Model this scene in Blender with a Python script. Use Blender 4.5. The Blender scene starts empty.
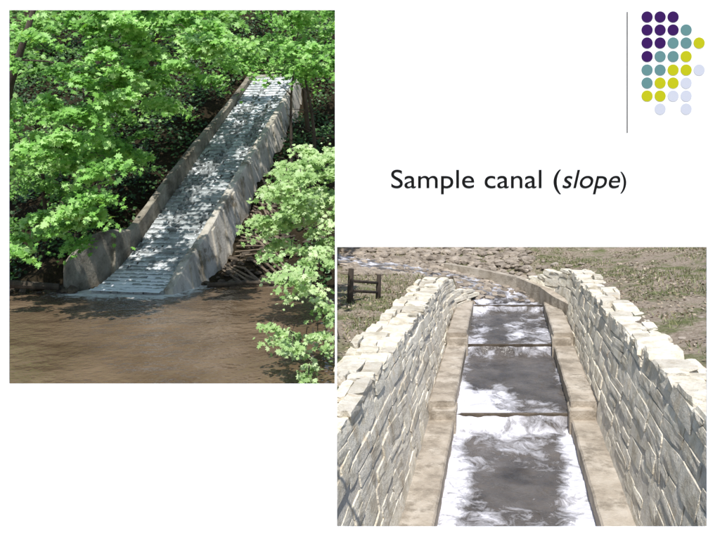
import bpy, bmesh, math, random
import numpy as np
from mathutils import Vector, noise
random.seed(7); rng=np.random.default_rng(7)
F=700.0; HZ=172.0
def P(u,v,Y): return ((u-360)/F*Y, Y, (HZ-v)/F*Y)
scene=bpy.context.scene
COL=scene.collection

# ------------------------------------------------------------ materials
def new_mat(name):
    m=bpy.data.materials.new(name); m.use_nodes=True
    nt=m.node_tree; b=nt.nodes['Principled BSDF']
    return m,nt,b
def noise_node(nt,scale,detail=6,rough=.6,stretch=None,vec=None):
    if vec is None:
        tc=nt.nodes.new('ShaderNodeTexCoord'); vec=tc.outputs['Object']
    if stretch:
        mp=nt.nodes.new('ShaderNodeMapping'); mp.inputs['Scale'].default_value=stretch
        nt.links.new(vec,mp.inputs['Vector']); vec=mp.outputs['Vector']
    n=nt.nodes.new('ShaderNodeTexNoise'); n.inputs['Scale'].default_value=scale
    n.inputs['Detail'].default_value=min(detail,5); n.inputs['Roughness'].default_value=rough
    nt.links.new(vec,n.inputs['Vector']); return n
def ramp(nt,fac,stops):
    r=nt.nodes.new('ShaderNodeValToRGB'); cr=r.color_ramp
    while len(cr.elements)<len(stops): cr.elements.new(.5)
    for e,(p,c) in zip(cr.elements,stops):
        e.position=p; e.color=(c[0],c[1],c[2],1)
    nt.links.new(fac,r.inputs['Fac']); return r
def mix(nt,fac,a,b,mode='MIX'):
    m=nt.nodes.new('ShaderNodeMix'); m.data_type='RGBA'; m.blend_type=mode
    for s,v in ((m.inputs[0],fac),(m.inputs[6],a),(m.inputs[7],b)):
        if hasattr(v,'links'): nt.links.new(v,s)
        elif isinstance(v,(int,float)): s.default_value=v
        else: s.default_value=(v[0],v[1],v[2],1)
    return m.outputs[2]
def math_n(nt,op,a,b=None,clamp=False):
    m=nt.nodes.new('ShaderNodeMath'); m.operation=op; m.use_clamp=clamp
    for s,v in zip(m.inputs,(a,b)):
        if v is None: continue
        if hasattr(v,'links'): nt.links.new(v,s)
        else: s.default_value=v
    return m.outputs[0]
def attr(nt,name):
    a=nt.nodes.new('ShaderNodeAttribute'); a.attribute_name=name; return a.outputs['Fac']
def bump(nt,b,h,strength=.5,dist=.02):
    n=nt.nodes.new('ShaderNodeBump'); n.inputs['Strength'].default_value=strength
    n.inputs['Distance'].default_value=dist
    nt.links.new(h,n.inputs['Height']); nt.links.new(n.outputs[0],b.inputs['Normal'])
def rocky(name,stops,scale=1.5,rough=.9,bs=.6,bd=.03,tint=True,stain=None,stretch=None,srange=(.45,.65),sscale=.9):
    m,nt,b=new_mat(name)
    n=noise_node(nt,scale,10,.68,stretch); r=ramp(nt,n.outputs['Fac'],stops)
    c=r.outputs['Color']
    if tint:
        a=attr(nt,'tint'); rr=ramp(nt,a,[(0,(.70,.67,.63)),(.5,(.96,.94,.91)),(1,(1.17,1.14,1.08))])
        c=mix(nt,1.0,c,rr.outputs['Color'],'MULTIPLY')
    if stain:
        n2=noise_node(nt,sscale,8,.75); r2=ramp(nt,n2.outputs['Fac'],[(srange[0],(0,0,0)),(srange[1],(1,1,1))])
        c=mix(nt,r2.outputs['Color'],c,stain)
    nt.links.new(c,b.inputs['Base Color']); b.inputs['Roughness'].default_value=rough
    n3=noise_node(nt,scale*9,4,.7)
    s=math_n(nt,'ADD',n3.outputs['Fac'],n.outputs['Fac']); bump(nt,b,s,bs,bd)
    return m
M={}
def plain(name,c,rough=.6):
    m,nt,b=new_mat(name); n=noise_node(nt,3,2)
    r=ramp(nt,n.outputs['Fac'],[(0,[x*.97 for x in c]),(1,c)])
    nt.links.new(r.outputs['Color'],b.inputs['Base Color']); b.inputs['Roughness'].default_value=rough
    b.inputs['Specular IOR Level'].default_value=.2
    return m
M['board']=plain('board_white',(.98,.98,.985),.9)
M['purple']=plain('dot_purple',(.030,.0,.085))
M['teal']=plain('dot_teal',(.10,.22,.225))
M['olive']=plain('dot_olive',(.43,.43,.0))
M['pale']=plain('dot_pale',(.50,.52,.60))
M['black']=plain('ink_black',(.003,.003,.003),.9)
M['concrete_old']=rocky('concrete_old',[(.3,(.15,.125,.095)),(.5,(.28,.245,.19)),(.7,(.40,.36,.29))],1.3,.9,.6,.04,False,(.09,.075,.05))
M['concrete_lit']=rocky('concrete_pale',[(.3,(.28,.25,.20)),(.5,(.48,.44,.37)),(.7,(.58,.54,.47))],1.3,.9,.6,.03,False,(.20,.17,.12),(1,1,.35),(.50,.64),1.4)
M['ledge']=rocky('ledge_concrete',[(.3,(.27,.22,.165)),(.5,(.42,.36,.285)),(.7,(.54,.48,.40))],1.6,.85,.6,.035,False,(.25,.21,.16),None,(.48,.62),2.2)
M['lime']=rocky('limestone',[(.28,(.42,.35,.26)),(.42,(.63,.58,.47)),(.55,(.79,.75,.66)),(.68,(.67,.58,.44)),(.8,(.82,.79,.72))],2.6,.95,.8,.04,True,(.46,.40,.32),None,(.52,.74),1.7)
M['mortar']=rocky('mortar',[(.3,(.46,.41,.33)),(.55,(.68,.63,.54)),(.8,(.78,.74,.65))],3,.95,.8,.04,False)
M['rock']=rocky('dark_rock',[(.3,(.035,.027,.018)),(.55,(.10,.078,.055)),(.8,(.19,.155,.115))],2.0,.85,.7,.03,True)
M['rockpale']=rocky('bed_rock',[(.3,(.16,.13,.10)),(.55,(.34,.29,.24)),(.8,(.55,.50,.44))],2.0,.85,.7,.03,True)
M['bark']=rocky('bark',[(.3,(.03,.022,.015)),(.7,(.11,.085,.06))],5,.95,.8,.02,False,None,(1,1,.25))
M['timber']=rocky('weathered_timber',[(.3,(.09,.065,.045)),(.7,(.27,.21,.15))],5,.95,.8,.02,False,None,(1,1,1))
M['wood']=rocky('dark_wood',[(.3,(.02,.014,.01)),(.7,(.07,.05,.035))],5,.9,.6,.01,False,None,(1,1,.2))
def ground_mat():
    m,nt,b=new_mat('ground_soil')
    n=noise_node(nt,1.3,10,.7); n2=noise_node(nt,14,8,.75)
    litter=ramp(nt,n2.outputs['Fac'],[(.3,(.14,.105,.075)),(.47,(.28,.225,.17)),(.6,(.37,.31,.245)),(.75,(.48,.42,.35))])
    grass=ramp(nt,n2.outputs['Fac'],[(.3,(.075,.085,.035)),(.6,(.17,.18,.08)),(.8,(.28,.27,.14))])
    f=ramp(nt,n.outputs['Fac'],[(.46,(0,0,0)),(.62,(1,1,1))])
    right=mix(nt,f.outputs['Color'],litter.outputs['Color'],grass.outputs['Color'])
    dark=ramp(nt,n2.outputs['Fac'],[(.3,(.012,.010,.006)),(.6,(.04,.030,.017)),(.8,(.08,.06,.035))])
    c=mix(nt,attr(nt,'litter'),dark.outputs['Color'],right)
    nt.links.new(c,b.inputs['Base Color']); b.inputs['Roughness'].default_value=1
    b.inputs['Specular IOR Level'].default_value=.1
    bump(nt,b,math_n(nt,'ADD',n.outputs['Fac'],n2.outputs['Fac']),.8,.06)
    return m
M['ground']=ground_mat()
def leaf_mat(name,c0,c1,c2,trans=.35):
    m,nt,b=new_mat(name)
    r=ramp(nt,attr(nt,'tint'),[(0,c0),(.5,c1),(1,c2)])
    nt.links.new(r.outputs['Color'],b.inputs['Base Color']); b.inputs['Roughness'].default_value=.5
    b.inputs['Specular IOR Level'].default_value=.4
    if trans>0:
        t=nt.nodes.new('ShaderNodeBsdfTranslucent')
        tc=mix(nt,1.0,r.outputs['Color'],(1.25,1.3,.6),'MULTIPLY'); nt.links.new(tc,t.inputs['Color'])
        ms=nt.nodes.new('ShaderNodeMixShader'); ms.inputs[0].default_value=trans
        out=nt.nodes['Material Output']
        nt.links.new(b.outputs[0],ms.inputs[1]); nt.links.new(t.outputs[0],ms.inputs[2]); nt.links.new(ms.outputs[0],out.inputs['Surface'])
    return m
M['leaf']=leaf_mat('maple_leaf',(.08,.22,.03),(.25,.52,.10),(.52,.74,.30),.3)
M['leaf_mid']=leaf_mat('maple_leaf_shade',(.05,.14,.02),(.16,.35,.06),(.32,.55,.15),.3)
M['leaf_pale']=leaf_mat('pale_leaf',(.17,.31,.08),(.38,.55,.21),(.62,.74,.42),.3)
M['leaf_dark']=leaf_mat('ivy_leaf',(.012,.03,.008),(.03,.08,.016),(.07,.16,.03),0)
M['litter']=leaf_mat('dry_leaf',(.13,.09,.055),(.31,.24,.165),(.52,.44,.33),0)
M['straw']=leaf_mat('dry_blade',(.07,.10,.03),(.18,.20,.08),(.36,.33,.17),0)
def water_mat(name,deep,mid,foamc,bscale,stretch,rough=.12,bd=.03,foamscale=5,fine=0,fr=(.86,1.08),dist=1.0,bs=.7):
    m,nt,b=new_mat(name)
    n=noise_node(nt,bscale,3 if name=='river_water' else 5,.5,stretch)
    n0=noise_node(nt,bscale*.35,4,.6,stretch)
    c=ramp(nt,n0.outputs['Fac'],[(.3,deep),(.7,mid)]).outputs['Color']
    nf=noise_node(nt,foamscale,10,.74,(1,1,1)); nf.inputs['Detail'].default_value=7
    nf.inputs['Distortion'].default_value=dist
    fo=attr(nt,'foam')
    s=math_n(nt,'ADD',nf.outputs['Fac'],fo)
    fm=ramp(nt,s,[(fr[0],(0,0,0)),(fr[1],(1,1,1))]).outputs['Color']
    c2=mix(nt,fm,c,foamc)
    nt.links.new(c2,b.inputs['Base Color'])
    rg=nt.nodes.new('ShaderNodeMapRange'); nt.links.new(fm,rg.inputs[0]); rg.inputs[3].default_value=rough; rg.inputs[4].default_value=.8
    nt.links.new(rg.outputs[0],b.inputs['Roughness'])
    b.inputs['IOR'].default_value=1.33
    h=math_n(nt,'ADD',n.outputs['Fac'],math_n(nt,'MULTIPLY',fm,.35))
    if fine:
        n5=noise_node(nt,fine,2,.5,stretch); h=math_n(nt,'ADD',h,math_n(nt,'MULTIPLY',n5.outputs['Fac'],.22))
    bump(nt,b,h,bs,bd)
    return m
M['river']=water_mat('river_water',(.10,.066,.038),(.20,.14,.088),(.75,.74,.7),1.5,(1.1,.9,1),.09,.14,3.5,7,(.84,1.06),1.0,.7)
M['chwater']=water_mat('channel_water',(.055,.048,.043),(.15,.132,.118),(.64,.63,.67),3.6,(1,1,1),.25,.11,3.0,10,(.78,1.18),.6,.8)
M['film']=water_mat('film_water',(.25,.27,.265),(.42,.44,.435),(.82,.84,.85),5,(1,1,1),.3,.04,6,0,(.60,.90))
def chute_mat():
    m,nt,b=new_mat('wet_blocks')
    n=noise_node(nt,5,8,.7); a=attr(nt,'tint')
    c=ramp(nt,n.outputs['Fac'],[(.3,(.15,.16,.155)),(.5,(.29,.305,.30)),(.7,(.46,.48,.475))]).outputs['Color']
    rr=ramp(nt,a,[(0,(.7,.7,.7)),(1,(1.2,1.2,1.2))]).outputs['Color']
    c=mix(nt,1.0,c,rr,'MULTIPLY')
    nt.links.new(c,b.inputs['Base Color']); b.inputs['Roughness'].default_value=.35
    bump(nt,b,n.outputs['Fac'],.5,.03); return m
M['chute']=chute_mat()

# ------------------------------------------------------------ mesh helpers
class MB:
    def __init__(s): s.v=[];s.f=[];s.m=[];s.t=[]
    def add(s,vs,fs,mi=0,tint=.5):
        o=len(s.v); s.v+= [tuple(q) for q in vs]; s.t+=[tint]*len(vs)
        s.f+=[tuple(i+o for i in f) for f in fs]; s.m+=[mi]*len(fs)
    def obj(s,name,mats,parent=None,smooth=False):
        me=bpy.data.meshes.new(name); me.from_pydata(s.v,[],s.f)
        for k in mats: me.materials.append(M[k])
        me.polygons.foreach_set('material_index',s.m)
        me.polygons.foreach_set('use_smooth',[smooth]*len(s.f))
        a=me.attributes.new('tint','FLOAT','POINT'); a.data.foreach_set('value',s.t)
        me.update(); ob=bpy.data.objects.new(name,me); COL.objects.link(ob)
        if parent: ob.parent=parent
        return ob
def empty(name):
    e=bpy.data.objects.new(name,None); COL.objects.link(e); e.empty_display_size=.2; return e
def template(cuts):
    bm=bmesh.new(); bmesh.ops.create_cube(bm,size=2)
    bmesh.ops.subdivide_edges(bm,edges=bm.edges[:],cuts=cuts,use_grid_fill=True)
    v=np.array([p.co[:] for p in bm.verts]); bm.verts.index_update()
    f=[[q.index for q in p.verts] for p in bm.faces]; bm.free(); return v,f
BV,BF=template(2)
def ico():
    bm=bmesh.new(); bmesh.ops.create_icosphere(bm,subdivisions=2,radius=1)
    v=np.array([p.co[:] for p in bm.verts]); f=[[q.index for q in p.verts] for p in bm.faces]; bm.free(); return v,f
IV,IF=ico()
def stone_local(h,jit=.05,rnd=.12,sk=1.0):
    r2=(BV**2).sum(1,keepdims=True)
    v=BV*(1-rnd*(np.clip(r2-1,0,2))/2)
    k=rng.normal(0,.10,(2,3))*sk
    v=v+rng.normal(0,jit,v.shape)
    v=v+ (v[:,[1,2,0]]*k[0])+(v[:,[2,0,1]]*k[1]*.6)
    return v*np.array(h)
def rock(mb,c,r,mi=0,flat=.7):
    v=IV.copy(); d=rng.normal(0,1,(5,3))
    for k in d:
        k=k/np.linalg.norm(k); s=v@k; v=v-np.outer(np.clip(s-.55,0,1)*.8,k)
    v*=1+rng.normal(0,.04,(len(v),1)); s=r*rng.uniform(.7,1.25,3)*np.array([1,1,flat])
    a=rng.uniform(0,6.28); R=np.array([[math.cos(a),-math.sin(a),0],[math.sin(a),math.cos(a),0],[0,0,1]])
    mb.add((v*s)@R.T+np.array(c),IF,mi,float(rng.uniform(0,1)))
def tube(mb,pts,rad,n=7,mi=0):
    pts=[Vector(p) for p in pts]; vs=[];fs=[]
    for i,p in enumerate(pts):
        d=(pts[min(i+1,len(pts)-1)]-pts[max(i-1,0)]).normalized()
        a=d.orthogonal().normalized() if abs(d.z)>.9 else d.cross(Vector((0,0,1))).normalized(); b=d.cross(a)
        for k in range(n):
            t=2*math.pi*k/n; vs.append(p+(a*math.cos(t)+b*math.sin(t))*rad[i])
    for i in range(len(pts)-1):
        for k in range(n):
            fs.append((i*n+k,i*n+(k+1)%n,(i+1)*n+(k+1)%n,(i+1)*n+k))
    fs.append(tuple(range(n))[::-1]); fs.append(tuple((len(pts)-1)*n+k for k in range(n)))
    mb.add(vs,fs,mi)
LT=np.array([(0,-.15),(.35,-.55),(.45,-.1),(.95,.05),(.5,.35),(.55,.8),(.15,.6),(0,1.1),(-.15,.6),(-.55,.8),(-.5,.35),(-.95,.05),(-.45,-.1),(-.35,-.55)])
LS=np.array([(0,-.9),(.55,-.1),(.35,.5),(0,.9),(-.35,.5),(-.55,-.1)])
def leaf_mesh(name,C,N,S,T,mat,parent=None,simple=False):
    lt=LS if simple else LT
    n=len(C); k=len(lt)
    N=N/np.linalg.norm(N,axis=1,keepdims=True)
    A=np.cross(N,rng.normal(0,1,(n,3))); A/=np.linalg.norm(A,axis=1,keepdims=True); B=np.cross(N,A)
    V=C[:,None,:]+S[:,None,None]*(A[:,None,:]*lt[None,:,0,None]+B[:,None,:]*lt[None,:,1,None]-N[:,None,:]*(np.abs(lt[None,:,0,None])*.3+.15*lt[None,:,1,None]**2))
    V=V.reshape(-1,3)
    me=bpy.data.meshes.new(name); me.vertices.add(n*k); me.vertices.foreach_set('co',V.ravel())
    me.loops.add(n*k); me.loops.foreach_set('vertex_index',np.arange(n*k,dtype=np.int32))
    me.polygons.add(n); me.polygons.foreach_set('loop_start',np.arange(0,n*k,k,dtype=np.int32))
    me.update(calc_edges=True); me.validate()
    a=me.attributes.new('tint','FLOAT','POINT'); a.data.foreach_set('value',np.repeat(T,k).astype(np.float32))
    me.materials.append(M[mat]); ob=bpy.data.objects.new(name,me); COL.objects.link(ob)
    if parent: ob.parent=parent
    return ob

# ------------------------------------------------------------ terrain functions
ZW=-3.483
BND=-.0345
SL=.594
B0=np.array([-6.50,21.1]); D=np.array([.173,.985]); PP=np.array([.985,-.173])
CL=13.6
def cfloor(l):
    z=SL*l
    if l<1.6: z=SL*1.6*((max(l,-1.2)+1.2)/2.8)**1.6
    return ZW-.03+z-.0
def cxy(l,t): return (B0[0]+D[0]*l+PP[0]*t, B0[1]+D[1]*l+PP[1]*t)
def lt_(x,y): return ((x-B0[0])*D[0]+(y-B0[1])*D[1],(x-B0[0])*PP[0]+(y-B0[1])*PP[1])
def chan_x(Y): return .2025*Y+.215
def ztl(Y): return -2.90-.036*(Y-10)
def ztr(Y): return -2.78-.028*(Y-10)
def lshift(Y): return ((max(Y,20.3)-20.3)/2.5)**2*.55
def rshift(Y): return -((max(Y,21)-21)/3.2)**2*1.3
PATH=[(4.93,23.3),(4.7,24.1),(3.7,25.1),(2.2,26.0),(.2,26.8),(-1.8,27.4)]
NP=len(PATH)-1
def pathd(x,y):
    best=9;bt=0
    for i in range(NP):
        ax,ay=PATH[i];bx,by=PATH[i+1]; dx,dy=bx-ax,by-ay
        t=max(0,min(1,((x-ax)*dx+(y-ay)*dy)/(dx*dx+dy*dy)))
        d=math.hypot(x-ax-t*dx,y-ay-t*dy)
        if d<best: best=d;bt=(i+t)/NP
    return best,bt
def nz(x,y,s=1,seed=0): return noise.noise(Vector((x*s+seed,y*s,seed*1.7)))
def sstep(a,b,x):
    t=max(0,min(1,(x-a)/(b-a))); return t*t*(3-2*t)
def gz_left(x,Y):
    l,t=lt_(x,Y)
    base=ZW+SL*l if l<17 else ZW+SL*17+.62*(l-17)
    w=sstep(-1.3,-1.2,t)*(1-sstep(1.2,1.3,t))
    right=sstep(1.0,1.25,t)
    z=base+.35*(1-right)-.85*right*(1-sstep(11,15,l))
    z-=.7*w
    z+= (nz(x,Y,.7,3)*.5+nz(x,Y,2,5)*.18)*(1-w)
    if t<-1.3: z=max(z-.1+.45*sstep(-1.6,-3,t),ZW-1)
    if l<(-.9 if t<-1.3 else 0): z=min(z,ZW-.25+l*.4)
    return max(z,ZW-1.2)
def bedz(pt): return -4.42+1.1*pt
def gz_right(x,Y):
    t=x-chan_x(Y)
    lo=-1.9-.45+ (lshift(Y) if Y<24 else 0)
    gl=ztl(Y)-.14+.05*sstep(12,20,Y); gr=ztr(Y)-.06+.13*max(0,t-2.2)
    k=sstep(-1,1,t)
    z=gl*(1-k)+gr*k+nz(x,Y,.6,9)*.1+nz(x,Y,2.2,11)*.04
    if Y>27: z+= (Y-27)*.16 + max(0,Y-31)*.2
    if Y<23.2:
        if lo< t <2.3: z=-5.7
    else:
        pd,pt=pathd(x,Y)
        k=1-sstep(.85,2.6,pd); z=z*(1-k)+bedz(pt)*k
    return z
ss=[-400,-120,-50,-30,-22]+list(np.arange(-18,-.2,.22))+[-.12,-.03,0]+list(np.arange(.12,13,.17))+[14,16,19,24,35,60,150,400]
ys=[5.12]+list(np.arange(5.4,42,.2))+[43,45,48,52,60,80,120,250,500]
mb=MB(); lit=[]
for Y in ys:
    for s in ss:
        x=BND*Y+s; yy=min(Y,48)
        if s<-.01: z=gz_left(max(x,-22),yy)
        else: z=gz_right(min(x,22),yy)
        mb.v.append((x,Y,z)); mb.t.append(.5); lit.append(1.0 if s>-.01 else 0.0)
nx=len(ss)
for j in range(len(ys)-1):
    for i in range(nx-1):
        a=j*nx+i; mb.f.append((a,a+1,a+nx+1,a+nx)); mb.m.append(0)
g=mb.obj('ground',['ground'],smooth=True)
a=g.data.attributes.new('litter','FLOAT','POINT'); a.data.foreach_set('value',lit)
mb=MB(); mb.add([(-400,-400,-3.2),(400,-400,-3.2),(400,5.12,-3.2),(-400,5.12,-3.2),(-400,5.12,-9),(400,5.12,-9)],[(0,1,2,3),(3,2,5,4)])
mb.obj('terrace_pavement',['concrete_lit'])

# ------------------------------------------------------------ display board
YB=5.0
us=[-60,9,335,337,707,780]; vs_=[-10,10,247,384,527,612]
def openc(u,v): return (9<u<335 and 10<v<384) or (337<u<707 and 247<v<527)
bm=bmesh.new(); vd={}
def bv(i,j):
    if (i,j) not in vd: vd[(i,j)]=bm.verts.new(P(us[i],vs_[j],YB))
    return vd[(i,j)]
for i in range(5):
    for j in range(5):
        if not openc((us[i]+us[i+1])/2,(vs_[j]+vs_[j+1])/2):
            bm.faces.new((bv(i,j+1),bv(i+1,j+1),bv(i+1,j),bv(i,j)))
r=bmesh.ops.extrude_face_region(bm,geom=bm.faces[:])
for e in r['geom']:
    if isinstance(e,bmesh.types.BMVert): e.co.y+=.008
bmesh.ops.recalc_face_normals(bm,faces=bm.faces[:])
me=bpy.data.meshes.new('display_board'); bm.to_mesh(me); bm.free(); me.materials.append(M['board'])
board=bpy.data.objects.new('display_board',me); COL.objects.link(board)
rows=[(17,'PPP'),(30,'PPPT'),(43,'PPTTO'),(56.5,'PTTO'),(70,'TTOOL'),(83,'TOOL'),(96,'OOLL'),(109,' L L')]
mm={'P':0,'T':1,'O':2,'L':3}; mb=MB()
for v,s in rows:
    for i,ch in enumerate(s):
        if ch==' ': continue
        cx,_,cz=P(647+13*i,v,YB); R=5.6/F*YB; n=40; y0,y1=YB-.003,YB-.0005
        vv=[(cx+R*math.cos(2*math.pi*k/n),y0,cz+R*math.sin(2*math.pi*k/n)) for k in range(n)]+[(cx+R*math.cos(2*math.pi*k/n),y1,cz+R*math.sin(2*math.pi*k/n)) for k in range(n)]
        mb.add(vv,[tuple(range(n))]+[(k,(k+1)%n,(k+1)%n+n,k+n) for k in range(n)],mm[ch])
mb.obj('dot_pattern',['purple','teal','olive','pale'],board)
mb=MB(); a_=P(626.6,12,YB);b_=P(627.6,133,YB)
mb.add([(a_[0],YB-.002,b_[2]),(b_[0],YB-.002,b_[2]),(b_[0],YB-.002,a_[2]),(a_[0],YB-.002,a_[2])],[(0,1,2,3)])
mb.obj('divider_line',['black'],board)
def text(body,u,v,wpx,shear=0):
    c=bpy.data.curves.new('lettering','FONT'); c.body=body; c.size=.165; c.shear=shear; c.extrude=.001; c.offset=.0005
    o=bpy.data.objects.new('lettering',c); COL.objects.link(o); c.materials.append(M['black'])
    bpy.context.view_layer.update(); w=o.dimensions.x
    k=(wpx/F*YB)/w; o.scale=(k,min(k*1.0,1.15),1); o.rotation_euler=(math.pi/2,0,0)
    x,_,z=P(u,v,YB); o.location=(x,YB-.002,z); o.parent=board
text('Sample canal (',390,188,170); text('slope',561,188,58,.22); text(')',620,188,6)

# ------------------------------------------------------------ river
def grid_obj(name,xs,ysl,zf,ff,mat,parent=None,xf=None):
    mb=MB(); fo=[]
    for y in ysl:
        for x in xs:
            X=xf(x,y) if xf else x
            mb.v.append((X,y,zf(x,y))); mb.t.append(.5); fo.append(ff(x,y))
    n=len(xs)
    for j in range(len(ysl)-1):
        for i in range(n-1): q=j*n+i; mb.f.append((q,q+1,q+n+1,q+n)); mb.m.append(0)
    o=mb.obj(name,[mat],parent,True); a=o.data.attributes.new('foam','FLOAT','POINT'); a.data.foreach_set('value',fo); return o
def rfoam(s,y):
    x=BND*y+s; l,t=lt_(x,y)
    d=math.hypot(max(0,-l-.9)*.85,max(0,abs(t+.1)-1.0)*.9)
    return max(0,.70-.36*d) if l<1 else 0
grid_obj('river',[-300,-80,-30]+list(np.arange(-18,-.1,.2))+[-.012],list(np.arange(5.2,23.6,.2)),lambda s,y:ZW,rfoam,'river',None,lambda s,y:BND*y+s)

# ------------------------------------------------------------ chute
ch=empty('spillway_chute')
ROW=.235
mb=MB(); l=-1.1
while l<CL:
    dl=ROW; t=-1.1; hh=float(rng.normal(0,.006))
    while t<1.1:
        w=float(rng.uniform(.16,.34)); w=min(w,1.1-t+.05)
        z=cfloor(l+dl/2)+hh+float(rng.normal(0,.008)); v=stone_local((w/2*.97,dl/2*.97,.12),.02,.08,.4)
        cx,cy=cxy(l+dl/2,t+w/2)
        R=np.array([[PP[0],D[0],0],[PP[1],D[1],0],[0,0,1]])
        v[:,2]+= v[:,1]*.15
        mb.add(v@R.T+np.array([cx,cy,z]),BF,0,float(rng.uniform(0,1))); t+=w
    l+=dl
mb.obj('stepped_floor',['chute'],ch)
def film(name):
    mb=MB(); fo=[]; L=list(np.arange(-1.25,CL,.04)); T=list(np.linspace(-1.08,1.08,34))
    for l in L:
        for t in T:
            x,y=cxy(l,t); ph=((l+1.1+.03*nz(t*3,l,1,2))%ROW)/ROW
            z=cfloor(l)+.095+.055*ph+ .015*nz(x*3,y*3,1,4)
            mb.v.append((x,y,z)); mb.t.append(.5)
            fo.append(.13+.42*(1-sstep(.3,.65,ph))+.26*nz(t*1.8,l*.3,1,8)+.35*max(0,1-(l+1.2)/1.8)+.10*sstep(5,12,l))
    n=len(T)
    for j in range(len(L)-1):
        for i in range(n-1):
            q=j*n+i
            if nz(T[i]*2.2,L[j]*.4,1,21)+nz(T[i]*9,L[j]*7,1,2)*.8 > -.26 or L[j]<.4:
                mb.f.append((q,q+1,q+n+1,q+n)); mb.m.append(0)
    o=mb.obj(name,['film'],ch,True); a=o.data.attributes.new('foam','FLOAT','POINT'); a.data.foreach_set('value',fo)
film('water_film')
def wallstrip(name,t0,t1,l0,l1,topf,botf,mat,par,n=90,bat=0):
    mb=MB(); vs=[];fs=[]
    for i in range(n+1):
        l=l0+(l1-l0)*i/n
        j=nz(l,t0,1.5,2)*.03+nz(l,t0,6,2)*.02
        for t,z in ((t0,botf(l)),(t1+bat,botf(l)),(t1+j,topf(l)-.03),(t1-.03*(1 if t1>t0 else -1),topf(l)),(t0+.03,topf(l)),(t0,topf(l)-.03)):
            x,y=cxy(l,t); vs.append((x,y,z+(j if z>botf(l)+.01 else 0)))
    for i in range(n):
        for k in range(6): fs.append((i*6+k,i*6+(k+1)%6,(i+1)*6+(k+1)%6,(i+1)*6+k))
    fs.append(tuple(range(6))[::-1]); fs.append(tuple(n*6+k for k in range(6)))
    mb.add(vs,fs); return mb.obj(name,[mat],par)
tr=lambda l: cfloor(l)+ .15+.46*sstep(-1.2,.3,l)-.24*sstep(4,12,l)
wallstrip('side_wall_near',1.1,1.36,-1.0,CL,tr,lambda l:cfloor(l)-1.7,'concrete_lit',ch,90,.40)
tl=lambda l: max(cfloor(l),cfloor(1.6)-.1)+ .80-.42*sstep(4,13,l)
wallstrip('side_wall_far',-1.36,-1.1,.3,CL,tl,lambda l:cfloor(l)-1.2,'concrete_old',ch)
mb=MB()
for k in range(14):
    l=.0+k*.95+rng.uniform(-.1,.1); vs=[]
    for ll in (l,l+.2):
        for t,z in ((1.35,cfloor(ll)-1.75),(1.86,cfloor(ll)-1.75),(1.43,tr(ll)-.12),(1.25,tr(ll)-.08)):
            x,y=cxy(ll,t); vs.append((x,y,z))
    mb.add(vs,[(0,1,2,3),(7,6,5,4),(0,4,5,1),(1,5,6,2),(2,6,7,3),(3,7,4,0)])
mb.obj('buttress_ribs',['concrete_lit'],ch)
mb=MB(); x0,y0=cxy(.8,-1.12); x1,y1=-8.40,20.0; n=12; vs=[];fs=[]
for i in range(n+1):
    k=i/n; x=x0+(x1-x0)*k;y=y0+(y1-y0)*k; zt=tl(.8)+.12*math.sin(k*3.1)+( -2.66-tl(.8))*k**2.4+.02*nz(k*5,1)
    for dx,dy,z in ((0,0,-5),(0.0,-.0,zt-.03),(-.02,.05,zt),(-.20,.30,zt),(-.22,.34,-5)): vs.append((x+dx,y+dy,z))
for i in range(n):
    for k in range(4): fs.append((i*5+k,i*5+k+1,(i+1)*5+k+1,(i+1)*5+k))
fs.append((0,1,2,3,4)); fs.append(tuple(n*5+k for k in (4,3,2,1,0)))
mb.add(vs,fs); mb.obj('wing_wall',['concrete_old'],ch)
mb=MB(); vs=[]
for l in (CL,CL+.5):
    for t,z in ((-1.5,cfloor(CL)-.8),(1.5,cfloor(CL)-.8),(1.5,cfloor(CL)+.25),(-1.5,cfloor(CL)+.25)):
        x,y=cxy(l,t); vs.append((x,y,z))
mb.add(vs,[(0,1,2,3),(7,6,5,4),(0,4,5,1),(1,5,6,2),(2,6,7,3),(3,7,4,0)])
mb.obj('head_sill',['concrete_lit'],ch)

mb=MB()
for i in range(320):
    l=rng.uniform(-.3,5.5); t=1.8+abs(rng.normal(0,1.6)); x,y=cxy(l,t)
    if x>BND*y-.3: continue
    z=max(gz_left(x,y),ZW-.1); rock(mb,(x,y,z+.02),rng.uniform(.05,.18),0,.5)
for i in range(260):
    x=rng.uniform(-14,-.9); y=20.5+rng.normal(0,.25)+(1.6 if x>-5.2 else 0)
    if -8.2<x<-4.9: continue
    rock(mb,(x,y,ZW+rng.uniform(-.1,.12)),rng.uniform(.06,.24),0,.6)
mb.obj('riprap',['rock'])
mb=MB(); tube(mb,[(-11,19.6,ZW+.25),(-9.8,19.7,ZW+.33),(-8.6,20.0,ZW+.2)],[.14,.12,.09],8)
tube(mb,[(-4.6,21.1,ZW+.06),(-3.4,21.2,ZW+.14),(-2.2,21.3,ZW+.08)],[.08,.07,.04],8)
mb.obj('fallen_log',['bark'])
mb=MB()
for k in range(24):
    l=1.0+k*.20+rng.uniform(-.04,.04)
    t0=1.75+rng.uniform(0,.15); t1=t0+rng.uniform(1.2,2.3)*(1 if k<14 else .6)
    xa,ya=cxy(l+.6,t0); xb,yb=cxy(l-.45,t1)
    if xb>BND*yb-.7: continue
    za=gz_left(xa,ya)+.12; zb=max(gz_left(xb,yb)+.10,ZW+.02)
    tube(mb,[(xa,ya,za),((xa+xb)/2,(ya+yb)/2,gz_left((xa+xb)/2,(ya+yb)/2)+.14),(xb,yb,zb)],[.035,.04,.035],6)
mb.obj('slope_timbers',['timber'])

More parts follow.
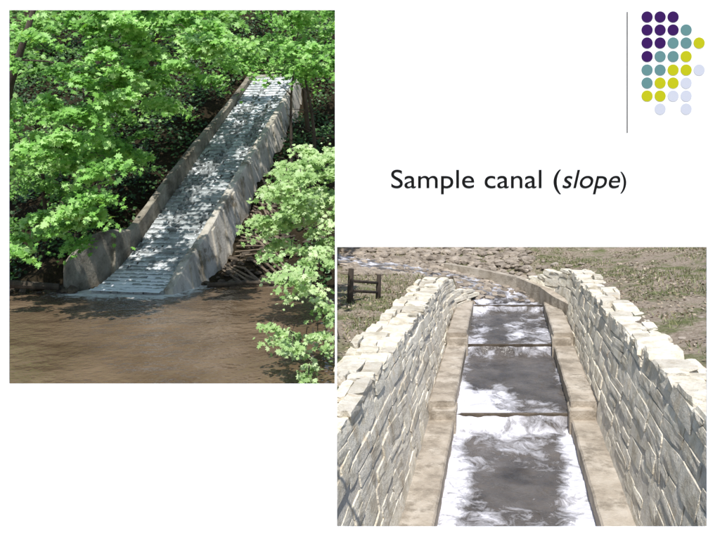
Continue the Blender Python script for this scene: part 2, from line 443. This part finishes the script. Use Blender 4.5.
# ------------------------------------------------------------ foliage
def clumps_px(n,ufn,Yr,vr,maskf=None):
    out=[]; tries=0
    while len(out)<n and tries<n*60:
        tries+=1; u=rng.uniform(*ufn); v=rng.uniform(*vr)
        if maskf and not maskf(u,v): continue
        Y=rng.uniform(*Yr); x,y,z=P(u,v,Y)
        out.append(np.array([x,y,z]))
    return out
def crown(name,parent,cl,nleaf,rad,size,mat,trunk=None,brmb=None,ulim=333,up=.9,blen=2.0):
    C=[];N=[];S=[];T=[]
    for c in cl:
        n=int(nleaf*rng.uniform(.6,1.4)); r=rad*rng.uniform(.6,1.3)
        az=rng.uniform(0,6.28); ax=np.array([math.cos(az),math.sin(az),-.25]); bx=np.array([-math.sin(az),math.cos(az),0])
        a=rng.normal(0,.55,n); b=rng.normal(0,.38,n); h=rng.normal(0,.14,n)
        p=c+r*(a[:,None]*ax+b[:,None]*bx)+np.array([0,0,1])*(r*h-.28*r*(a**2+b**2))[:,None]
        nn=np.array([0,-.7,up])+rng.normal(0,.42,(n,3))
        ct=rng.uniform(-.3,.3); C.append(p);N.append(nn);S.append(size*rng.uniform(.45,1.3,n));T.append(np.clip(.5+ct+rng.normal(0,.2,n),0,1))
        if brmb is not None and trunk is not None:
            t0=np.array(min(trunk,key=lambda q:np.linalg.norm(np.array(q)-c+np.array([0,0,.8]))))
            if np.linalg.norm(t0-c)>blen: 
                t0=c+ (t0-c)/np.linalg.norm(t0-c)*min(blen*.4,rad*1.1); rr=[.010,.010,.008,.004]
            else: rr=[.03,.022,.012,.005]
            mid=(t0+c)/2+np.array([0,0,.10]); tube(brmb,[t0,mid,c,c+ax*r*.6],rr,5)
    C=np.concatenate(C);N=np.concatenate(N);S=np.concatenate(S);T=np.concatenate(T)
    U=360+F*C[:,0]/C[:,1]; VV=HZ-F*C[:,2]/C[:,1]
    k=(U<ulim-S*F/C[:,1]*.7)|((VV<236)&(U<352))
    k&=C[:,1]>6.5
    return leaf_mesh(name,C[k],N[k],S[k],T[k],mat,parent)
def tree(cl,trunkpts,trad,nleaf,rad,size,mat='leaf',ulim=335.5,name='maple_tree',blen=2.0):
    e=empty(name); mb=MB(); tube(mb,trunkpts,trad,9)
    dense=[]
    for i in range(len(trunkpts)-1):
        for k in np.linspace(0,1,5): dense.append(tuple(np.array(trunkpts[i])*(1-k)+np.array(trunkpts[i+1])*k))
    dense=dense[len(dense)//4:]
    crown('foliage',e,cl,nleaf,rad,size,mat,dense,mb,ulim,.9,blen)
    mb.obj('trunk_and_branches',['bark'],e,True); return e
def maskL(u,v,th=-.09):
    pts=[(-40,255),(30,235),(70,208),(100,190),(125,175),(150,158),(180,132),(215,110),(240,84),(262,50),(300,20)]
    ub=np.interp(v,[p[0] for p in pts],[p[1] for p in pts])
    if u>ub: return False
    return nz(u*.022,v*.030,1,31)>th
cl=clumps_px(130,(-10,250),(15.5,19.5),(0,258),maskL)
tree(cl,[(-11.5,21.5,-2.9),(-10.8,20.6,0),(-9.6,19.2,2.4),(-8.4,18.5,5)],[.2,.16,.11,.05],150,.46,.095)
cl=clumps_px(76,(-20,235),(20.5,25),(-20,225),lambda u,v:maskL(u+10,v,-.9) and nz(u*.03,v*.035,1,88)>-.14)
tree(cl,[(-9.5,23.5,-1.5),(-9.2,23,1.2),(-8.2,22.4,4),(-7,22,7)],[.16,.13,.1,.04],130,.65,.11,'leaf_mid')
def maskT(u,v): return v< np.interp(u,[120,200,235,262,290,335],[104,86,66,64,76,96]) and nz(u*.03,v*.04,1,51)>-.22
cl=clumps_px(88,(100,345),(24,31),(-25,100),maskT)
tree(cl,[(-2.2,30,1.3),(-2.4,29.5,4),(-2.9,28,6.5),(-4,27,8.5)],[.11,.09,.07,.04],140,.75,.115)
cl=clumps_px(95,(-10,345),(35,40),(-30,90))
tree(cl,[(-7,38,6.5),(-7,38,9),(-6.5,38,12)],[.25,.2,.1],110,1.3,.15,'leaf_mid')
cl=[]
for l in np.linspace(1.5,13,8):
    x,y=cxy(l,rng.uniform(-1.5,1.8)); h=rng.uniform(4.6,6.0)
    c=np.array([x-.1*h,y-.5*h,cfloor(l)+h*.95])
    vv=HZ-F*c[2]/c[1]
    if vv<40: cl.append(c)
if cl: tree(cl,[(-8.5,27,2.0),(-7.6,26,5),(-6.4,25,8)],[.16,.12,.05],75,.7,.11)
def maskR(u,v): return u>np.interp(v,[155,175,200,250],[298,266,250,272])
cl=clumps_px(60,(246,350),(15,19),(150,252),maskR)
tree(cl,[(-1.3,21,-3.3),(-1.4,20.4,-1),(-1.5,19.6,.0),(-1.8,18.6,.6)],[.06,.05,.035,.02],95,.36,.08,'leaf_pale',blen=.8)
def maskS(u,v): return u>np.interp(v,[240,262,290,305,330,345,370,390],[290,256,262,285,262,268,305,300]) and not(300<v<326 and u<322)
cl=clumps_px(46,(258,342),(10.5,13),(250,388),maskS)
tree(cl,[(-.75,15.5,-3.4),(-.80,14.8,-2.9),(-.75,13.6,-2.5),(-.80,12.6,-2.2)],[.03,.025,.02,.010],46,.23,.056,'leaf_pale',335.5,'young_maple',.5)
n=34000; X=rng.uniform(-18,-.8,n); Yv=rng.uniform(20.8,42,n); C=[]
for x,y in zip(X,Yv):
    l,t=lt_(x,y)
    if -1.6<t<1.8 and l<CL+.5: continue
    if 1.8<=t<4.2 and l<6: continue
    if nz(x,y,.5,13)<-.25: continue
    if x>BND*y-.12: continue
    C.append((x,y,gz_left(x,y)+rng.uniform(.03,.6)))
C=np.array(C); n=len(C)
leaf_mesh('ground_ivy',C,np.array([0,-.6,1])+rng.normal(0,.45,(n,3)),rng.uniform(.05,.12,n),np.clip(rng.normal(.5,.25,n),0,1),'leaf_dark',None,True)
for (u,v,Yt,h,lean) in [(288,172,26,5,.3),(313,150,28,5,-.3),(44,235,22,5,.2),(100,215,23,5,-.2),(75,200,21.5,5,.3)]:
    x,y,_=P(u,v,Yt); z=gz_left(x,y)-.1; mb=MB()
    pts=[(x+lean*k*k*1.2+.1*math.sin(k*5),y-k*.6,z+h*k) for k in np.linspace(0,1,7)]
    tube(mb,pts,list(np.linspace(.09,.03,7)),8)
    for k in (2,3,4,5):
        p=np.array(pts[k])
        for q in range(2):
            d=np.array([rng.uniform(-1,1),-.5,rng.uniform(.1,.5)]); tube(mb,[p,p+d*.5,p+d*1.0+np.array([0,0,-.15])],[.022,.014,.005],5)
    mb.obj('slender_tree',['bark'],None,True)

# ------------------------------------------------------------ right scene : channel
chn=empty('drainage_channel')
def poolz(Y):
    st=[(13.8,-5.07,-4.79),(18.4,-4.79,-4.55),(22.8,-4.55,-4.36)]
    z=-5.07
    for y0,a,b in st: z+=(b-a)*sstep(y0-.10,y0+.02,Y)
    return z
def cfoam(t,Y):
    f=.18*sstep(.85,1.12,abs(t))
    if Y<13.7:
        f=.44*sstep(.55,1.06,abs(t)+.2*nz(Y*1.3,t)); f=max(f,.38*(1-min(1,(13.8-Y)/1.3)))
        r=math.hypot((t-.1)*1.2,(Y-11.3)*.8)+.3*nz(t*2,Y*2,1,5); f+=.14*math.exp(-((r-1.0)/.25)**2)+.14
    elif Y<18.3:
        f=max(f,(.42-.10*t)*(1-sstep(14.3,16.2,Y+.9*nz(t*2,3)+.6*t)))
        f=max(f,.20*(1-min(1,(18.4-Y)/.6)))
        f+=.18*sstep(.3,-.9,t)*(.5+nz(t*2,Y))+.06
    elif Y<22.7: f=max(f,.31+.15*nz(t*1.5,Y*.9,1,33)*2)
    else: f=.40
    f+=.16*nz(t*1.2,Y*.6,1,41)
    return f
def wz(t,Y): return poolz(Y)+.04*nz(t*2.5,Y*2.5,1,6)+.03*nz(t*6,Y*6,1,9)
grid_obj('channel_water',list(np.linspace(-1.16,1.16,40)),list(np.arange(5.4,23.35,.06)),wz,cfoam,'chwater',chn,lambda t,y:chan_x(y)+t)
mb=MB(); fo=[]; nn_=90
def pathpt(k):
    j=min(int(k*NP),NP-1); f=k*NP-j; a=PATH[j]; b=PATH[j+1]
    return a[0]*(1-f)+b[0]*f, a[1]*(1-f)+b[1]*f, b[0]-a[0], b[1]-a[1]
for i in range(nn_+1):
    k=i/nn_; x,y,dx,dy=pathpt(k)
    x2,y2,_,_=pathpt(max(0,k-.05)); x3,y3,_,_=pathpt(min(1,k+.06)); dx,dy=x3-x2,y3-y2
    L=math.hypot(dx,dy); nx_,ny_=dy/L,-dx/L
    for t in np.linspace(-1.1,1.1,12):
        X,Yy=x+nx_*t,y+ny_*t; X=max(X,BND*Yy+.01)
        mb.v.append((X,Yy,bedz(k)+.065+.04*nz(X*4,Yy*4))); mb.t.append(.5); fo.append(.36+.3*nz(X*2,Yy*2,1,3))
for i in range(nn_):
    for j in range(11): q=i*12+j; mb.f.append((q,q+1,q+13,q+12)); mb.m.append(0)
o=mb.obj('cascade_water',['chwater'],chn,True); a=o.data.attributes.new('foam','FLOAT','POINT'); a.data.foreach_set('value',fo)
def map_l(Y,t,z): return (chan_x(Y)+t,Y,z)
def seg_box(mb,Y0,Y1,t0,t1,z0,z1,mi=0,sub=20,shf=None):
    vs=[];fs=[]
    for i in range(sub+1):
        Y=Y0+(Y1-Y0)*i/sub; j=.010*nz(Y*2,t0,1,3)+.010*nz(Y*9,t0,1,3); sh=shf(Y) if shf else 0
        for t,z in ((t0,z0),(t1,z0),(t1,z1-.03),(t1-.03,z1),(t0+.03,z1),(t0,z1-.03)): vs.append(map_l(Y,t+sh+j,z+j))
    for i in range(sub):
        for k in range(6): fs.append((i*6+k,i*6+(k+1)%6,(i+1)*6+(k+1)%6,(i+1)*6+k))
    fs.append(tuple(range(6))[::-1]); fs.append(tuple(sub*6+k for k in range(6))); mb.add(vs,fs,mi)
mb=MB()
for Y0,Y1,zt in ((5.3,13.75,-4.80),(13.76,18.35,-4.50),(18.36,22.9,-4.22)):
    seg_box(mb,Y0,Y1,-1.66,-1.14,-5.8,zt,0,50)
    seg_box(mb,Y0,Y1,1.14,1.66,-5.8,zt,0,50)
for yy,zt in ((13.75,-4.62),(18.35,-4.33)):
    seg_box(mb,yy-.2,yy+.35,-1.60,-1.10,-5.5,zt,0,2); seg_box(mb,yy-.2,yy+.35,1.10,1.60,-5.5,zt,0,2)
mb.obj('concrete_ledges',['ledge'],chn)
mb=MB()
for y0,zt in ((13.84,-4.775),(18.44,-4.535),(22.84,-4.345)):
    seg_box(mb,y0-.04,y0+.04,-1.13,1.13,-5.5,zt,0,6)
mb.obj('weir_lips',['rock'],chn)
mb=MB(); vs=[];fs=[]; K=[(6.35,20.6),(6.05,22.0),(5.95,23.3),(5.5,24.6),(4.4,25.9),(3.2,26.8)]
for i,(x,y) in enumerate(K):
    nx_,ny_=(.96,.25) if i<2 else ((.85,.5) if i<4 else (.5,.85))
    for d,z in ((0,-5.2),(0,-4.0+.10*i),(.3,-4.0+.10*i),(.3,-5.2)): vs.append((x+nx_*d,y+ny_*d,z))
for i in range(len(K)-1):
    for k in range(3): fs.append((i*4+k,i*4+k+1,(i+1)*4+k+1,(i+1)*4+k))
fs.append((0,3,2,1)); fs.append(tuple(20+k for k in range(4))); mb.add(vs,fs); mb.obj('curved_kerb',['ledge'],chn)

def masonry(name,side,Ya,Yb,zt,shf,width):
    mb=MB()
    fr=lambda k:1.56+.44*k
    vs=[];fs=[]; n=80
    for i in range(n+1):
        Y=Ya+(Yb-Ya)*i/n; w=width(Y)
        for o,z in ((fr(0)-.11,-5.6),(fr(1)+.012,zt(Y)-.05),(fr(1)+w-.03,zt(Y)-.05),(fr(1)+w-.03,-4.6)):
            vs.append(map_l(Y,side*o+shf(Y)+.015*nz(Y*4,z*4+side),z+.02*nz(Y*3,z*3)))
    for i in range(n):
        for k in range(4): fs.append((i*4+k,i*4+(k+1)%4,(i+1)*4+(k+1)%4,(i+1)*4+k))
    fs.append((0,1,2,3)); fs.append(tuple(n*4+k for k in range(4))); mb.add(vs,fs,1)
    k=0.0
    while k<1:
        hk=float(rng.uniform(.07,.15)); hk=min(hk,1-k+.01); Y=Ya+rng.uniform(0,.3)
        if hk<.04: break
        while Y<Yb:
            L=float(rng.uniform(.3,1.15)); nsub=1 if rng.uniform()<.65 or hk<.09 else 2
            for q_ in range(nsub):
                h2=hk/nsub; kk=k+h2*(q_+.5)+float(rng.normal(0,.006))+.03*nz(Y*.6,k*3,1,5)
                H=zt(Y)+5.1; v=stone_local((.14,L/2*.985,h2*H/2*rng.uniform(.9,1.03)),.022,.045,.22)
                v[:,2]+=v[:,1]*rng.normal(0,.05)
                v[:,0]+=side*.20*v[:,2]
                if rng.uniform()<.07: continue
                c=(side*(fr(kk)+.131+float(rng.normal(0,.009))),Y+L/2,-5.1+kk*H)
                mb.add([map_l(c[1]+q[1],c[0]+q[0]+shf(c[1]+q[1]),c[2]+q[2]) for q in v],BF,0,float(np.clip(rng.normal(.62,.22),0,1)))
            Y+=L
        k+=hk
    Y=Ya
    while Y<Yb:
        L=float(rng.uniform(.3,.8)); w=width(Y+L/2); o=0.0
        while o<w-.08:
            d=float(rng.uniform(.2,.6)); d=min(d,w-o); hh=rng.uniform(.05,.11)
            LL=L*rng.uniform(.75,1.05)
            v=stone_local((d/2*.97,LL/2,hh),.05,.09,.9)
            c=(side*(fr(1)+o+d/2-.03+rng.normal(0,.015)),Y+L/2+rng.normal(0,.05),zt(Y)-.05+rng.normal(0,.03))
            mb.add([map_l(c[1]+q[1],c[0]+q[0]+shf(c[1]+q[1]),c[2]+q[2]) for q in v],BF,0,float(np.clip(rng.normal(.60,.24),0,1))); o+=d
        Y+=L
    return mb.obj(name,['lime','mortar'])
def wl(Y): return max(.03,min(.80,chan_x(Y)-2.0-BND*Y-.01))
masonry('stone_wall',-1,6.5,22.7,lambda Y: ztl(Y)-.6*sstep(20.8,22.7,Y),lshift,wl)
masonry('stone_wall',1,5.4,24.0,lambda Y: ztr(Y)-.5*sstep(21.5,24,Y),rshift,lambda Y:.70+.1*nz(Y,0,.8))

mb=MB()
for i in range(1500):
    k=rng.uniform(0.04,1); x,y,_,_=pathpt(k); x+=rng.normal(0,1.0); y+=rng.normal(0,1.0)
    if y<23.5 or x<BND*y+.3: continue
    if pathd(x,y)[0]<.9 and rng.uniform()<.72: continue
    rock(mb,(x,y,gz_right(x,y)+.04),rng.uniform(.06,.20),0,.55)
for i in range(1300):
    x=rng.uniform(-.6,7.6); y=rng.uniform(23.6,30)
    if x<BND*y+.3: continue
    if x-chan_x(y)>.9+.3*nz(y,0) or pathd(x,y)[0]<1.0: continue
    rock(mb,(x,y,gz_right(x,y)+.03),rng.uniform(.08,.26),0,.5)
for i in range(300):
    x=rng.uniform(-.4,13); y=rng.uniform(9,30); t=x-chan_x(y)
    if x<BND*y+.3 or -2.9<t<2.8: continue
    rock(mb,(x,y,gz_right(x,y)+.0),rng.uniform(.03,.10),0,.5)
mb.obj('rubble_stones',['rockpale'])
n=26000; X=rng.uniform(-.5,16,n); Yv=rng.uniform(8,34,n); C=[]
for x,y in zip(X,Yv):
    t=x-chan_x(y)
    if x<BND*y+.12: continue
    if y<24.2 and -2.8<t<2.65+min(0,rshift(y)) : continue
    if pathd(x,y)[0]<1.6: continue
    if nz(x,y,.5,71)<-.15: continue
    C.append((x,y,gz_right(x,y)+rng.uniform(.005,.04)))
C=np.array(C); n=len(C)
leaf_mesh('leaf_litter',C,np.array([0,0,1])+rng.normal(0,.5,(n,3)),rng.uniform(.02,.055,n),np.clip(rng.normal(.45,.28,n),0,1),'litter',None,True)
n=26000; X=rng.uniform(-.6,14,n); Yv=rng.uniform(9,32,n); mb=MB()
for x,y in zip(X,Yv):
    t=x-chan_x(y)
    if x<BND*y+.15 or (y<24.2 and -2.8<t<2.75) or pathd(x,y)[0]<2: continue
    if nz(x,y,.45,61)< (-.2 if t<0 else .0): continue
    z=gz_right(x,y); a=rng.uniform(0,6.28); h=rng.uniform(.04,.14); dx,dy=.014*math.cos(a),.014*math.sin(a); lx,ly=rng.normal(0,.05,2)
    mb.add([(x-dx,y-dy,z-.01),(x+dx,y+dy,z-.01),(x+lx,y+ly,z+h)],[(0,1,2)],0,float(rng.uniform(0,1)))
mb.obj('grass',['straw'])
mb=MB()
def fpost(u,v0,Y,h,r=.07):
    x,y,z=P(u,v0,Y); z=gz_right(x,y)-.15; tube(mb,[(x,y,z),(x+.01,y,z+h*.6),(x+.03,y+.01,z+h+.15)],[r,r*.95,r*.85],8); return (x,y,z+h+.1)
p1=fpost(350,305,17.5,.85,.08);p2=fpost(378,300,18.6,.65,.07)
for k in (-.25,-.5):
    tube(mb,[(p1[0],p1[1],p1[2]+k),(p2[0],p2[1],p2[2]+k+.08)],[.045,.04],6)
mb.obj('wooden_fence',['wood'],None,True)

# ------------------------------------------------------------ light, sky, camera
EL,AZ=62,184
el=math.radians(EL); S=Vector((math.sin(math.radians(AZ))*math.cos(el),math.cos(math.radians(AZ))*math.cos(el),math.sin(el)))
sd=bpy.data.lights.new('sun','SUN'); sd.energy=5; sd.angle=math.radians(.6); sd.color=(1,.98,.95)
so=bpy.data.objects.new('sun',sd); COL.objects.link(so); so.rotation_euler=S.to_track_quat('Z','Y').to_euler()
w=bpy.data.worlds.new('World'); scene.world=w; w.use_nodes=True
sk=w.node_tree.nodes.new('ShaderNodeTexSky'); sk.sky_type='NISHITA'; sk.sun_disc=False; sk.sun_elevation=el; sk.sun_rotation=math.radians(AZ)
bg=w.node_tree.nodes['Background']; w.node_tree.links.new(sk.outputs[0],bg.inputs[0]); bg.inputs[1].default_value=.15
cam=bpy.data.cameras.new('camera'); cam.lens=35; cam.sensor_width=36; cam.shift_y=-(270-HZ)/720; cam.clip_end=1500; cam.clip_start=.1
co=bpy.data.objects.new('camera',cam); COL.objects.link(co); co.rotation_euler=(math.pi/2,0,0); scene.camera=co
scene.view_settings.view_transform='Standard'; scene.view_settings.look='None'; scene.view_settings.exposure=0
